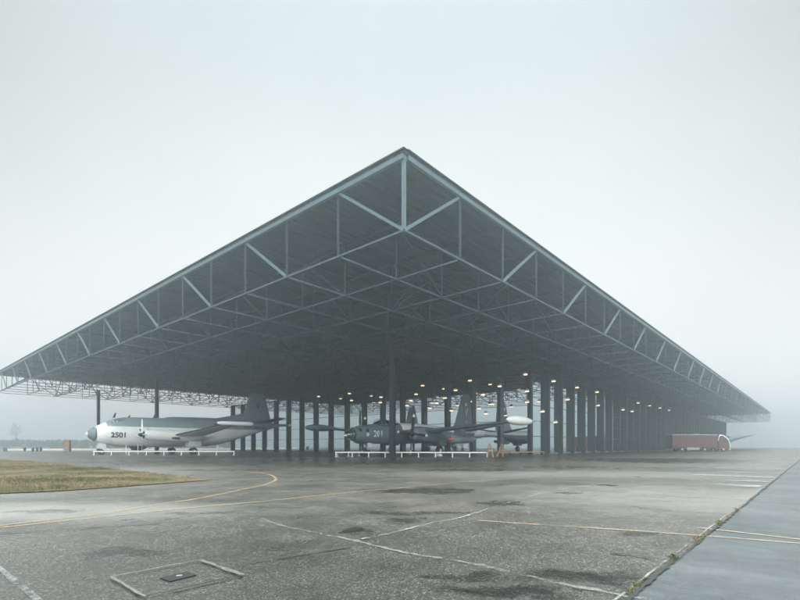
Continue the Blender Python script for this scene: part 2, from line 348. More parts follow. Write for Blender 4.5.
# ------------------------------------------------------------------ ground
EX = 306
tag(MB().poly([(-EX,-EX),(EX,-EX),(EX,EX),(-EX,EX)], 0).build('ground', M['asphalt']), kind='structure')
SEAM = -14.55
ap = MB()
q = [W(SEAM, -200), W(SEAM, 330), W(-260, 330), W(-260, -200)]
def clipped(ps): return [(max(-EX+1, min(EX-1, p.x)), max(-EX+1, min(EX-1, p.y))) for p in ps]
ap.poly(clipped([W(SEAM, -120), W(SEAM, 300), W(-150, 300), W(-250, 60), W(-150, -120)]), .004)
tag(ap.build('concrete_apron', M['concrete']), kind='structure')
def ribbon(pts, w, z, jit=0.0, step=.5):
    mb = MB(); P = [Vector(p[:2]) for p in pts]; dense = []
    for i in range(len(P)-1):
        n = max(1, int((P[i+1]-P[i]).length/step))
        for k in range(n): dense.append(P[i].lerp(P[i+1], k/n))
    dense.append(P[-1]); L = []; R = []
    for i, p in enumerate(dense):
        d = (dense[min(i+1, len(dense)-1)]-dense[max(i-1, 0)]).normalized(); nrm = Vector((-d.y, d.x))
        ww = w if not callable(w) else w(i/len(dense))
        j1 = mnoise.noise(Vector((p.x*7, p.y*7, 1)))*jit*ww*1.6; j2 = mnoise.noise(Vector((p.x*7, p.y*7, 8)))*jit*ww*1.6; off = mnoise.noise(Vector((p.x*1.3, p.y*1.3, 3)))*jit*ww*1.2
        L.append(p+nrm*(ww/2+j1+off)); R.append(p-nrm*(ww/2+j2-off))
    mb.add([(a.x,a.y,z) for a in L]+[(a.x,a.y,z) for a in R], [(i, i+1, len(L)+i+1, len(L)+i) for i in range(len(L)-1)])
    return mb
def smooth_pts(ps, n=8):
    P = [Vector(p) for p in ps]; P = [P[0]*2-P[1]]+P+[P[-1]*2-P[-2]]; out = []
    for i in range(1, len(P)-2):
        for k in range(n):
            u = k/n; a, b, c, d = P[i-1:i+3]
            out.append(.5*((2*b)+(c-a)*u+(2*a-5*b+4*c-d)*u*u+(3*b-a-3*c+d)*u**3))
    out.append(P[-2]); return out
def line(name, px, w, mat, z=.008, jit=.12, step=.3, curve=True):
    pts = [G(*p) for p in px]
    if curve and len(pts) > 2: pts = smooth_pts(pts)
    return tag(ribbon(pts, w, z, jit, step).build(name, mat), kind='structure')
line('yellow_taxi_line', [(-60,534),(0,526),(55,519.5),(101,514),(160,504.5),(200,498.5),(236,491),(262,485.5),(274,481),(275.5,478),(268,474.5),(250,472),(235,470.8),(200,469.3)], .105, M['yellow'])
line('yellow_taxi_line', [(-60,533),(0,528),(90,518.5),(182,509),(270,501),(337,494),(415,487),(472,481.5),(540,478),(600,475.5)], .085, M['yellow'], z=.0095)
line('yellow_taxi_line', [(480,521),(530,524.5),(631,531),(712,537),(800,544),(880,551)], .075, M['yellow2'], z=.011)
line('yellow_taxi_line', [(697,528),(720,530.8),(800,540),(880,549)], .07, M['yellow2'], z=.0125)
line('white_edge_line', [(-30,546),(0,570),(37,600),(60,620)], .05, M['wline'], z=.014)
line('sealed_crack', [(262,519),(280,526),(315,533.5),(351,540.5),(380,548),(418,556),(472,565),(540,580),(625,597),(660,604)], .055, M['wline2'], z=.014, jit=.6, step=.06)
line('sealed_crack', [(361,540),(395,533),(430,524),(459,518.5),(490,509),(520,500),(560,490),(620,482)], .05, M['wline2'], z=.0155, jit=.6, step=.06)
for px in ([(590,491),(632,493.5),(700,498),(757,501.5)], [(640,508.5),(680,511.5),(737,515.5)], [(655,484),(700,487),(768,490)], [(0,534),(60,531),(110,527),(160,524)],
           [(165,520),(210,514),(245,511)], [(700,468),(740,471),(790,474)], [(240,566),(300,556),(350,548)], [(610,554),(634,556.5),(652,560)], [(380,489),(430,486),(540,478)]):
    line('pavement_joint', px, .03, M['crack'], z=.017, jit=.5, step=.12)
# seam between asphalt and concrete, with its dark gap and a pale lip
tag(ribbon([W(SEAM-.005, b) for b in range(-40, 130)], .038, .019, .5, .06).build('expansion_joint', M['crack']), kind='structure')
tag(ribbon([W(SEAM+.06, b) for b in range(-19, 22)], .022, .0205, .4, .08).build('joint_lip', M['wline2']), kind='structure')
k = 0
for py in (465.2, 470, 474, 478, 482.3, 487.2, 462.2, 459.8, 458, 456.6, 455.6, 454.8):
    # worn white bars beside the seam
    Y = EYE*F/(py-HY); b = (Y-C0.y-SEAM*UL.y)/UR.y; ln_ = 2.6+.5*sin(k*2.1) if py < 480 else 1.2
    tag(ribbon([W(SEAM+.12, b), W(SEAM+.12+ln_, b+.05)], .8 if py > 463 else 1.0, .022, .12, .3).build('white_apron_bar', M['wline']), kind='structure'); k += 1
# drain patch
dp = [G(111,579), G(146,599), G(242.5,577.5), G(200,562)]
ds = empty('drain_cover', (sum(p[0] for p in dp)/4, sum(p[1] for p in dp)/4, 0)); o0 = Vector(ds.location[:2])
tag(ds, 'small black drain cover set in a pale edged square in the asphalt', 'drain cover')
rel = [(p[0]-o0.x, p[1]-o0.y) for p in dp]
ribbon(rel[:2], .026, .0235, .4, .05).build('edge_strip', M['edge'], ds)
ribbon([rel[3], rel[2]], .045, .0235, .4, .05).build('edge_strip', M['edge'], ds)
ribbon([rel[0], rel[3]], .022, .025, .4, .05).build('edge_strip', M['edge'], ds)
ribbon([rel[1], rel[2]], .026, .025, .5, .05).build('edge_strip', M['black'], ds)
cv = [G(160,579), G(170,582.5), G(196,576), G(187,572.5)]; cc = Vector((sum(p[0] for p in cv)/4-o0.x, sum(p[1] for p in cv)/4-o0.y))
cvr = [Vector((p[0]-o0.x, p[1]-o0.y)) for p in cv]
mb = MB(); n = 4
mb.add([(p.x,p.y,.0) for p in cvr]+[(p.x,p.y,.012) for p in cvr]+[tuple((cc+(p-cc)*.8))+(.012,) for p in cvr]+[tuple((cc+(p-cc)*.8))+(.012,) for p in cvr],
       [(i,(i+1)%4,4+(i+1)%4,4+i) for i in range(4)]+[(4+i,4+(i+1)%4,8+(i+1)%4,8+i) for i in range(4)]+[(8+i,8+(i+1)%4,12+(i+1)%4,12+i) for i in range(4)]+[(12,13,14,15)])
mb.build('frame', M['black'], ds)
MB().tube([(cc.x-.02,cc.y,.014),(cc.x+.03,cc.y+.01,.016)], .007, 8).build('lifting_eye', M['conc'], ds)
# tuft weeds in the seam
wd = MB()
def tuft(mb, x, y, z, n, h, sp):
    for _ in range(n):
        a = random.uniform(0, 2*pi); r = random.uniform(0, sp); bx = x+cos(a)*r; by = y+sin(a)*r
        t2 = random.uniform(0, 2*pi); ln = h*random.uniform(.4, 1.1); w = h*.09; lean = random.uniform(.1,.9)*ln
        d = Vector((cos(t2), sin(t2)))
        mb.add([(bx-d.y*w, by+d.x*w, z), (bx+d.y*w, by-d.x*w, z), (bx+d.x*lean*.4, by+d.y*lean*.4, z+ln*.7), (bx+d.x*lean, by+d.y*lean, z+ln*.9)], [(0,1,2),(1,3,2)])
for (px, py, nn, h) in ((632,591,90,.045),(640,584,30,.03),(675,560,70,.05),(698,541,60,.05),(703,538,40,.05),(720,525,60,.06),(729,518,30,.05),(737,512,50,.06),(752,500,20,.05)):
    x, y = G(px, py)
    for _ in range(5):
        s = random.uniform(-.16,.16); tuft(wd, x+UR.x*s, y+UR.y*s, .02, nn//5, h, .04)
tag(wd.build('weeds', M['blade']), 'tufts of weeds growing in the joint between asphalt and concrete', 'weeds', kind='stuff')
# grass verge
vp = [(-95,78),(-35.3,41.7)] + [G(*p) for p in ((60,464),(100,468),(128,471),(170,475.5),(206,480.5),(190,482),(162,484),(110,488),(50,492),(0,494))] + [(-30,7),(-95,-10)]
vv = MB(); edge = []
for i in range(len(vp)):
    p = Vector(vp[i]); q_ = Vector(vp[(i+1) % len(vp)]); n = max(1, int((q_-p).length/.35)) if i < len(vp)-3 and i > 0 else 12
    for k in range(n):
        r = p.lerp(q_, k/n); nn = mnoise.noise(Vector((r.x*1.1, r.y*1.1, 0)))*.35+mnoise.noise(Vector((r.x*4, r.y*4, 5)))*.16; edge.append((r.x+nn, r.y+nn*.7))
tag(vv.poly(edge, .022).build('grass_verge', M['turf']), kind='structure')
def inside(x, y):
    c = False; n = len(vp); j = n-1
    for i in range(n):
        if (vp[i][1] > y) != (vp[j][1] > y) and x < (vp[j][0]-vp[i][0])*(y-vp[i][1])/(vp[j][1]-vp[i][1])+vp[i][0]: c = not c
        j = i
    return c
gr = MB(); cnt = 0
while cnt < 12000:
    Y = 11+random.random()**1.3*36; X = random.uniform(-.95*Y-1, -.3*Y)
    if not inside(X, Y): continue
    dn = mnoise.noise(Vector((X*.35, Y*.35, 9)))
    if dn < random.uniform(-.9, .1): continue
    tuft(gr, X, Y, .02, 5, random.uniform(.035,.09)*(1+dn), .12); cnt += 1
tag(gr.build('grass', M['blade']), 'short patchy green and straw coloured grass on the verge at the left', 'grass', kind='stuff')
# pale sandy strip and scrub far away at the left
tag(MB().poly(clipped([Vector((-440,115)), Vector((-115,118)), Vector((-80,140)), Vector((-60,200)), Vector((-440,230))]), .012).build('sand_strip', M['sand']), kind='structure')

def belt(name, path, h, depth, label, dens=1.0):
    mb = MB(); P = [Vector(p) for p in path]
    for i in range(len(P)-1):
        L = (P[i+1]-P[i]).length; n = int(L/1.1*dens)
        for k in range(n):
            b = P[i].lerp(P[i+1], random.random()); d = (P[i+1]-P[i]).normalized(); nr = Vector((-d.y, d.x))
            b = b+nr*random.uniform(-depth, depth)
            hh = h*(.86+.16*mnoise.noise(Vector((b.x*.05, b.y*.05, 0)))+random.uniform(-.03,.03))
            R = random.uniform(.9, 1.7)
            for z in (hh*.25, hh*.55, hh-R*.75):
                for _ in range(7):
                    v = Vector((random.gauss(0,1), random.gauss(0,1), random.gauss(0,.8))).normalized()*R*random.uniform(.5,1.0)
                    c = Vector((b.x+v.x, b.y+v.y, max(.15, z+v.z))); s = random.uniform(.45,.85)
                    e1 = Vector((random.gauss(0,1), random.gauss(0,1), random.gauss(0,1))).normalized()*s; e2 = e1.cross(Vector((random.gauss(0,1), random.gauss(0,1), random.gauss(0,1)))).normalized()*s
                    mb.add([c-e1*.9, c+e2, c+e1, c-e2*.8], [(0,1,2,3)])
    return tag(mb.build(name, M['foliage']), label, 'treeline', kind='stuff')
belt('treeline', [(-296,270),(-200,264),(-120,262),(30,270)], 5.0, 5, 'grey line of scrub fading into the fog beyond the taxiway', 2.6)
belt('treeline', [(-290,-60),(-120,-130),(60,-150),(270,-110),(296,10)], 9, 4, 'dark belt of trees across the field behind the apron', .45)

# a bare tree in the fog
def bare_tree(x, y, h):
    root = empty('bare_tree', (x, y, 0)); tr = MB(); pts = [Vector((0,0,0))]
    for i in range(1, 9): pts.append(Vector((random.uniform(-.1,.1)*i*.4, random.uniform(-.1,.1)*i*.4, h*i/8)))
    tr.tube(pts, [h*.018*(1-.115*i) for i in range(9)], 8); tr.build('trunk', M['bark'], root, True)
    cr = MB()
    def limb(p, d, l, r, lv):
        q = p+d*l*.5+Vector((random.uniform(-.1,.1),random.uniform(-.1,.1),.08))*l; e = p+d*l+Vector((0,0,.18))*l
        cr.tube([p, q, e], [r, r*.7, r*.35], 4, False)
        if lv > 0:
            for _ in range(4):
                nd = (d+Vector((random.uniform(-.7,.7), random.uniform(-.7,.7), random.uniform(-.1,.7)))).normalized()
                limb(p.lerp(e, random.uniform(.35,1)), nd, l*.55, r*.5, lv-1)
    for i in range(26):
        z = h*random.uniform(.25,.97); a = random.uniform(0, 2*pi); l = h*.22*(1.15-z/h)+.6
        limb(Vector((0,0,z)), Vector((cos(a), sin(a), random.uniform(.5,1.1))).normalized(), l*1.3, .09, 2)
    cr.build('crown', M['bark'], root); return root
tag(bare_tree(-232, 286, 14), 'slim bare tree hardly visible in the fog far left', 'tree')

# ------------------------------------------------------------------ the canopy roof
ZB, ZT = 12.1, 16.06
NA, NB, S = 22, 50, 5.0
roof = empty('canopy_building', tuple(W(0,0,0)), 0); inv = -Vector(W(0,0,0))
tag(roof, 'huge flat dark steel roof canopy with an exposed lattice of trusses over the aircraft', 'canopy building')
def R(a, b, z): v = W(a, b, z); return Vector((v.x-C0.x, v.y-C0.y, z))
rd = MB(); e = .18
q = [R(-e,-e,0), R(NA*S+e,-e,0), R(NA*S+e,NB*S+e,0), R(-e,NB*S+e,0)]
def slab(mb, q, z0, z1): mb.add([(p.x,p.y,z0) for p in q]+[(p.x,p.y,z1) for p in q], [(0,1,2,3),(7,6,5,4),(0,4,5,1),(1,5,6,2),(2,6,7,3),(3,7,4,0)])
# deck in its own rotated frame so the ribs follow the grid
dk = MB(); dk.box(-e, NB*S+e, -e, NA*S+e, ZT-.16, ZT-.02)
d_ = dk.build('roof_deck', M['deck'], roof); d_.rotation_euler = (0,0,GA)
for nm, p, q_ in (('left', R(-.1,-.1,0), R(NA*S+.1,-.1,0)), ('right', R(-.1,.14,0), R(-.1,NB*S+.1,0)), ('end', R(NA*S+.1,.14,0), R(NA*S+.1,NB*S-.14,0)), ('back', R(.14,NB*S+.1,0), R(NA*S+.1,NB*S+.1,0))):
    h = .24; z = ZT-.02-.16-h/2+.005
    MB().bar((p.x,p.y,z), (q_.x,q_.y,z), .2, h).build('fascia', M['steel'], roof)
    z = ZT+.02
    ext = (q_-p).normalized()*.12
    MB().bar((p.x-ext.x,p.y-ext.y,z), (q_.x,q_.y,z), .36, .075).build('roof_edge_trim', M['column'], roof)
for i in range(NA+1):                                   # chords along b
    a = i*S; rim = i in (0, NA); w = .105
    MB().bar(R(a,.001,ZB), R(a,NB*S,ZB), w, w).build('bottom_chord', M['chord'], roof)
    if 0 < i < NA: MB().bar(R(a,.3,ZT-.32), R(a,NB*S-.3,ZT-.32), .12, .2).build('top_chord', M['web'], roof)
for j in range(NB+1):
    b = j*S; rim = j in (0, NB); w = .1
    MB().bar(R(.001,b,ZB-.012), R(NA*S,b,ZB-.012), w, w-.01).build('bottom_chord', M['chord'], roof)
    if 0 < j < NB: MB().bar(R(.3,b,ZT-.34), R(NA*S-.3,b,ZT-.34), .11, .2).build('top_chord', M['web'], roof)
verts = []; diags = []
zt = ZT-.3
for i in range(NA+1):
    for j in range(NB+1):
        rimv = i == 0 or j == 0
        a, b = i*S, j*S
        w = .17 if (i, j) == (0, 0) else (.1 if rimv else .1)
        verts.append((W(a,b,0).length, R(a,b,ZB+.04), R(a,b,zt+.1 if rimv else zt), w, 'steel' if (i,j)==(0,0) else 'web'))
        # warren diagonals; both directions
        if j < NB:
            up = (j % 2 == 0)
            p, q_ = ((R(a,b,ZB), R(a,b+S,zt)) if up else (R(a,b,zt), R(a,b+S,ZB)))
            if i == 0:
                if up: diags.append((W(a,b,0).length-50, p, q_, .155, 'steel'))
            elif (i+j) % 2 == 0 or i > NA-2: diags.append((W(a,b,0).length, p, q_, .12, 'web'))
        if i < NA:
            up = (i % 2 == 0)
            p, q_ = ((R(a,b,ZB), R(a+S,b,zt)) if up else (R(a,b,zt), R(a+S,b,ZB)))
            if j == 0:
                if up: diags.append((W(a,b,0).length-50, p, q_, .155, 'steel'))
            elif (i+j) % 2 == 1: diags.append((W(a,b,0).length, p, q_, .12, 'web'))
for nm, lst in (('web_vertical', verts), ('web_diagonal', diags)):
    lst.sort(key=lambda r: r[0])
    for r in lst[:100]: MB().bar(r[1], r[2], r[3]).build(nm, M[r[4]], roof)
    rest = MB()
    for r in lst[100:]: rest.bar(r[1], r[2], r[3])
    tag(rest.build(nm, M['web'], roof), kind='stuff')
def column(x, y):
    g = GA; dx = Vector((cos(g), sin(g), 0)); dy = Vector((-sin(g), cos(g), 0)); p = Vector((x-C0.x, y-C0.y, 0)); mb = MB()
    up = Vector((0,0,1)); z0, z1 = .12, ZB-.08
    for s in (-1, 1):
        c = p+dx*s*.2
        mb.add([c+dx*u*.035+dy*v*.25+up*z for z in (z0,z1) for (u,v) in ((-1,-1),(1,-1),(1,1),(-1,1))], [(0,3,2,1),(4,5,6,7),(0,1,5,4),(1,2,6,5),(2,3,7,6),(3,0,4,7)])
    mb.add([p+dx*u*.164+dy*v*.06+up*z for z in (z0,z1) for (u,v) in ((-1,-1),(1,-1),(1,1),(-1,1))], [(0,3,2,1),(4,5,6,7),(0,1,5,4),(1,2,6,5),(2,3,7,6),(3,0,4,7)])
    c = mb.build('column', M['column'], roof)
    b = MB()
    for (z0, z1, r) in ((0,.12,.42),(ZB-.08,ZB-.065,.5)):
        b.add([p+dx*u*r+dy*v*r+up*z for z in (z0,z1) for (u,v) in ((-1,-1),(1,-1),(1,1),(-1,1))], [(0,3,2,1),(4,5,6,7),(0,1,5,4),(1,2,6,5),(2,3,7,6),(3,0,4,7)])
    b.build('base_plate', M['frame'], c)
for x, y in ((-.78,49.5), (-40.1,78), (-58.4,91.6)): column(x, y)

# ------------------------------------------------------------------ the glazed hall
A0, B0, A1, B1 = 16.0, 47.0, 101.0, 242.0
ZH = ZB-.1
hall = empty('glazed_hall', tuple(W(A0,B0,0)), GA)      # local x = b, local y = a
tag(hall, 'dark glazed exhibition hall with tall fins standing under the roof canopy', 'exhibition hall')
LB, LA = B1-B0, A1-A0
nF, nR = 17, 39
for k in range(nF+1):
    y = LA*k/nF; MB().box(-.52, .12, y-.28, y+.28, 0, ZH).build('facade_fin', M['post'], hall)
for k in range(1, nR+1):
    x = LB*k/nR; MB().box(x-.3, x+.3, -.65, .12, 0, ZH).build('facade_fin', M['post'], hall)
for k in range(nF):
    y0 = LA*k/nF+.282; y1 = LA*(k+1)/nF-.282; MB().box(.0, .06, y0, y1, .15, ZH-.25).build('glass_pane', M['glass'], hall)
for k in range(nR):
    x0 = LB*k/nR+.302; x1 = LB*(k+1)/nR-.302
    if k == 0: x0 = .14
    MB().box(x0, x1, .0, .06, .15, ZH-.25).build('glass_pane', M['glass'], hall)
for z in (2.65, 4.95, 7.25, 9.6):
    for (k, n, L) in ((0, nF, LA), (1, nR, LB)):
        mb = MB()
        for q in range(n):
            u0 = L*q/n+.305; u1 = L*(q+1)/n-.305
            if k == 0: mb.box(-.07, -.003, u0, u1, z-.04, z+.04)
            else: mb.box(max(u0,.14), u1, -.07, -.003, z-.04, z+.04)
        mb.build('transom', M['frame'], hall)
mb = MB(); mb.box(-.1,.1, .305, LA, ZH-.248, ZH-.002); mb.build('head_beam', M['post'], hall)
mb = MB(); mb.box(.14, LB, -.1,.1, ZH-.248, ZH-.003); mb.build('head_beam', M['post'], hall)
mb = MB(); mb.box(-.06,.1, .305, LA, 0, .148); mb.build('plinth', M['conc'], hall)
mb = MB(); mb.box(.14, LB, -.06,.1, 0, .148); mb.build('plinth', M['conc'], hall)
MB().box(.4, LB-.1, LA-.1, LA+.15, 0, ZH-.004).build('side_wall', M['post'], hall)
MB().box(LB+.385, LB+.6, .13, LA+.15, 0, ZH-.005).build('end_wall', M['post'], hall)

# ------------------------------------------------------------------ pendant lamps
LAMPS = [(422.6,385),(416,393.6),(411,400),(407,405),(430,407.6),(436.6,402.4),(445,397.4),(455.6,389.6),(451.4,410),(470,380),(470,401),(479,408),(483,394),(499.6,385.6),
         (492,403.6),(486,413),(525.4,373.8),(527,390.6),(527,401.4),(318.6,396),(349.4,393),(351.6,400),(381,396.6),(380.4,402)]
LAMPR = [(553.6,380.6),(542.4,411),(555.4,421.6),(567.6,399),(577,387),(597,391.6),(598,405),(623,409.4),(632,411),(638,402.6),(649.6,405.4),(660,407.6),(669,410)]
WORDS_L = {}
lamp0 = None
pos = []
for (px, py) in LAMPS:
    t_ = (px-CX)/F; b = 44.0                          # plane b = 44: rows hung just before the front glazing
    Y = (C0.dot(UR)+b)/(t_*UR.x+UR.y); pos.append((t_*Y, Y, EYE+(HY-py)/F*Y, px))
for (px, py) in LAMPR:
    t_ = (px-CX)/F; a = 13.6
    Y = (a+C0.dot(UL))/(t_*UL.x+UL.y); pos.append((t_*Y, Y, EYE+(HY-py)/F*Y, px))
labels = ['pendant lamp hanging lowest before the front glazing, right of the tail fin with the white V',]
def lamp(x, y, z):
    root = empty('pendant_lamp', (x, y, z))
    mb = MB(); n = 20; rr = [(.46,-.02),(.5,-.06),(.5,.1),(.36,.2),(.08,.26)]
    mb.rings([[Vector((cos(2*pi*k/n)*r*.6, sin(2*pi*k/n)*r*.6, zz)) for k in range(n)] for r, zz in rr]); mb.build('lamp_shade', M['metal'], root, True)
    m2 = MB(); m2.rings([[Vector((cos(2*pi*k/n)*r, sin(2*pi*k/n)*r, zz)) for k in range(n)] for r, zz in ((.3,-.062),(.3,-.14),(.24,-.18))]); m2.build('diffuser', M['lamp'], root, True)
    return root
pos.sort(key=lambda p: p[3])
names = {}
for i, (x, y, z, px) in enumerate(pos):
    z = min(z, ZB-.45)
    if lamp0 is None: lamp0 = lamp(x, y, z); o = lamp0
    else: o = copy_tree(lamp0); o.location = (x, y, z)
    MB().tube([(0,0,.26),(0,0,ZB-.05-z)], .016, 6).build('cord', M['frame'], o)
    g = 'warm lamps hanging before the glazed hall'
    side = 'front glazing' if px < 535 else 'long right side of the hall'
    peers = sorted([q for q in pos if (q[3] < 535) == (px < 535)], key=lambda q: q[3]); k = peers.index((x, y, pos[i][2], px))+1
    ordn = ['', 'second ', 'third ', 'fourth ', 'fifth ', 'sixth ', 'seventh ', 'eighth ', 'ninth ', 'tenth ', 'eleventh ', 'twelfth ']
    if k <= len(peers)//2: w = '%sleftmost' % ordn[k-1]
    else: w = '%srightmost' % ordn[len(peers)-k]
    tag(o, 'warm hanging lamp before the %s, %s there' % (side, w), 'pendant lamp', g)

# ------------------------------------------------------------------ aircraft kit
def interp(S_, x):
    if x <= S_[0][0]: return S_[0][1:]
    for a, b in zip(S_, S_[1:]):
        if a[0] <= x <= b[0]:
            u = (x-a[0])/(b[0]-a[0]); return tuple(a[i]+(b[i]-a[i])*u for i in range(1, 4))
    return S_[-1][1:]
def dense(S_, n=4):
    pts = [Vector(s) for s in S_]; return [tuple(p) for p in smooth_pts4(pts, n)]
def smooth_pts4(P, n):
    P = [P[0]*2-P[1]]+P+[P[-1]*2-P[-2]]; out = []
    for i in range(1, len(P)-2):
        for k in range(n):
            u = k/n; a, b, c, d = P[i-1:i+3]
            # clamp overshoot by mixing with linear
            cr = .5*((2*b)+(c-a)*u+(2*a-5*b+4*c-d)*u*u+(3*b-a-3*c+d)*u**3); li = b.lerp(c, u)
            out.append(cr*.6+li*.4)
    out.append(P[-2]); return out
def hull(S_, n=28, ex=2.0):
    mb = MB(); rings = []
    for (x, cz, hw, hh) in S_:
        r = []
        for k in range(n):
            a = 2*pi*k/n; c, s = cos(a), sin(a)
            r.append(Vector((x, hw*math.copysign(abs(c)**(2/ex), c), cz+hh*math.copysign(abs(s)**(2/ex), s))))
        rings.append(r)
    mb.rings(rings); return mb
def foil(chord, th, n=9):                            # closed loop of (x, z), leading edge at x=0
    up = []; lo = []
    for i in range(n):
        u = .5*(1-cos(pi*i/(n-1))); y = 5*th*(.2969*sqrt(u)-.126*u-.3516*u*u+.2843*u**3-.1036*u**4)
        up.append((u*chord, y*chord*1.15)); lo.append((u*chord, -y*chord*.85))
    return up+lo[-2:0:-1]
def wing(stations):                                  # (lateral y, le_x, chord, z, thickness)
    mb = MB(); rings = []
    for (y, x, c, z, th) in stations: rings.append([Vector((x+p[0], y, z+p[1])) for p in foil(c, th)])
    mb.rings(rings); return mb
def finmesh(stations):                               # (z, le_x, chord, thickness)
    mb = MB(); mb.rings([[Vector((x+p[0], p[1], z)) for p in foil(c, th)] for (z, x, c, th) in stations]); return mb
def text_on(name, body, S_, x0, zc, height, width, mat, parent, side=-1, ex=2.0, flat_y=None):
    cu = bpy.data.curves.new('lettering', 'FONT'); cu.body = body; cu.size = 1.0; cu.resolution_u = 3; cu.offset = .028
    to = bpy.data.objects.new('lettering', cu); COL.objects.link(to)
    dg = bpy.context.evaluated_depsgraph_get(); me = bpy.data.meshes.new_from_object(to.evaluated_get(dg))
    bpy.data.objects.remove(to); bpy.data.curves.remove(cu)
    xs = [v.co.x for v in me.vertices]; ys = [v.co.y for v in me.vertices]; mx, Mx, my, My = min(xs), max(xs), min(ys), max(ys)
    import bmesh
    bm = bmesh.new(); bm.from_mesh(me)
    bmesh.ops.subdivide_edges(bm, edges=[e for e in bm.edges if e.calc_length() > .25], cuts=2, use_grid_fill=False)
    bmesh.ops.triangulate(bm, faces=bm.faces)
    for v in bm.verts:
        x = x0+(v.co.x-mx)/(Mx-mx)*width; z = zc+((v.co.y-my)/(My-my)-.5)*height
        if flat_y is not None: y = flat_y
        else:
            cz, hw, hh = interp(S_, x); u = min(.97, abs((z-cz)/hh)); y = side*(hw*(1-u**ex)**(1/ex)+.03)
        v.co = (x, y, z)
    bmesh.ops.solidify(bm, geom=bm.faces[:], thickness=.01)
    bm.to_mesh(me); bm.free(); me.materials.clear(); me.materials.append(mat)
    o = bpy.data.objects.new(name, me); COL.objects.link(o); o.parent = parent; return o
def disc_on(name, S_, xc, zc, r, mat, parent, a0=0, a1=2*pi, side=-1, lift=.03, r0=0.0, flat_y=None):
    mb = MB(); n = 14; R2 = [r0+(r-r0)*i/3 for i in range(4)]; vs = []
    for rr in R2:
        for k in range(n+1):
            a = a0+(a1-a0)*k/n; x = xc+cos(a)*rr; z = zc+sin(a)*rr
            if flat_y is not None: y = flat_y
            else:
                cz, hw, hh = interp(S_, x); u = min(.97, abs((z-cz)/hh)); y = side*(hw*sqrt(1-u*u)+lift)
            vs.append((x, y, z))
    fs = [(i*(n+1)+k, i*(n+1)+k+1, (i+1)*(n+1)+k+1, (i+1)*(n+1)+k) for i in range(3) for k in range(n)]
    mb.add(vs, fs); return mb.build(name, mat, parent)
def propeller(parent, x, y, z, r, mat, tipmat, spin, rot0=0.0, nb=4, chord=.3):
    pr = empty('propeller', (x, y, z)); pr.parent = parent
    sp = hull([(-.55,0,.02,.02),(-.4,0,.15,.15),(-.15,0,.25,.25),(.1,0,.28,.28)], 14); sp.build('spinner', spin, pr, True)
    for k in range(nb):
        a = rot0+2*pi*k/nb; d = Vector((0, cos(a), sin(a))); s = Vector((0, -sin(a), cos(a))); mb = MB(); rg = []
        def sec(rr, ch, tw):
            cdir = (Vector((1,0,0))*sin(tw)+s*cos(tw))*ch/2; nd = (Vector((1,0,0))*cos(tw)-s*sin(tw))*.03
            c = d*rr; return [c-cdir, c-cdir*.5+nd, c+cdir*.5+nd, c+cdir, c+cdir*.5-nd, c-cdir*.5-nd]
        cut = .86
        mb.rings([sec(r*.1, chord*.5, 1.0), sec(r*.3, chord*.9, .8), sec(r*.6, chord, .5), sec(r*cut, chord*.85, .35)]); b = mb.build('blade', mat, pr)
        m2 = MB(); m2.rings([sec(r*cut+.002, chord*.86, .35), sec(r*.96, chord*.7, .3), sec(r, chord*.3, .3)])
        if tipmat is not mat: m2.build('blade_tip', tipmat, pr)
        else: m2.build('blade', mat, pr); 
    return pr
def wheel(parent, x, y, z, r, w, hub, name='wheel'):
    mb = MB(); n = 20; prof = [(-w/2, r*.6), (-w/2, r*.86), (-w*.3, r), (w*.3, r), (w/2, r*.86), (w/2, r*.6)]
    mb.rings([[Vector((x+cos(2*pi*k/n)*q, y+o, z+sin(2*pi*k/n)*q)) for k in range(n)] for o, q in prof]); t_ = mb.build(name, M['rubber'], parent, True)
    h = MB(); prof = [(-w*.53, .01), (-w*.53, r*.3), (-w*.46, r*.56), (w*.46, r*.56), (w*.53, r*.3), (w*.53, .01)]
    h.rings([[Vector((x+cos(2*pi*k/n)*q, y+o, z+sin(2*pi*k/n)*q)) for k in range(n)] for o, q in prof]); return t_, h

def gear(parent, name, x, y, ztop, r, w, tw, hub, rad=.09, door=None):
    g = MB(); g.tube([(x,y,ztop),(x+.03,y,r+.05)], [rad*1.3, rad], 10); g.bar((x-.55,y,ztop-.1),(x,y,r+.35), .07); g.bar((x,y-tw-.02,r),(x,y+tw+.02,r), .12)
    go = g.build(name, M['metal'], parent)
    for s in ((-1, 1) if tw > 0 else (0,)):
        t_, h = wheel(go, x, y+s*tw, r, r, w, hub); h.build('wheel_hub', hub, go, True)
    if door:
        for s in (-1, 1): MB().box(x-door[0], x+door[0], y+s*door[1]-.015, y+s*door[1]+.015, ztop-.15-door[2], ztop-.1).build('gear_door', door[3], go)
    return go

# ---- white and grey patrol aircraft "2501"
at = empty('patrol_aircraft', (-41.8, 63, 0), math.atan2(.714, .7))
tag(at, 'large white and blue grey propeller aircraft numbered 2501 parked under the left of the roof', 'aircraft')
SA = dense([(0,2.78,.12,.12),(.35,2.78,.55,.6),(.9,2.8,.9,.98),(1.7,2.85,1.2,1.35),(2.6,3.0,1.38,1.65),(3.4,3.1,1.45,1.9),(4.6,3.15,1.5,2.08),(8,3.18,1.52,2.12),(12,3.22,1.52,2.14),(16,3.3,1.52,2.14),
            (19,3.55,1.42,1.9),(22,3.98,1.15,1.45),(25,4.4,.8,.95),(27.5,4.7,.48,.55),(29,4.85,.24,.26),(31.2,4.9,.16,.16),(31.75,4.9,.05,.05)])
hull([s for s in SA if s[0] >= .9], 32).build('fuselage', M['atl'], at, True)
hull([s for s in SA if s[0] <= .9], 24).build('nose_cone', M['greyblue'], at, True)
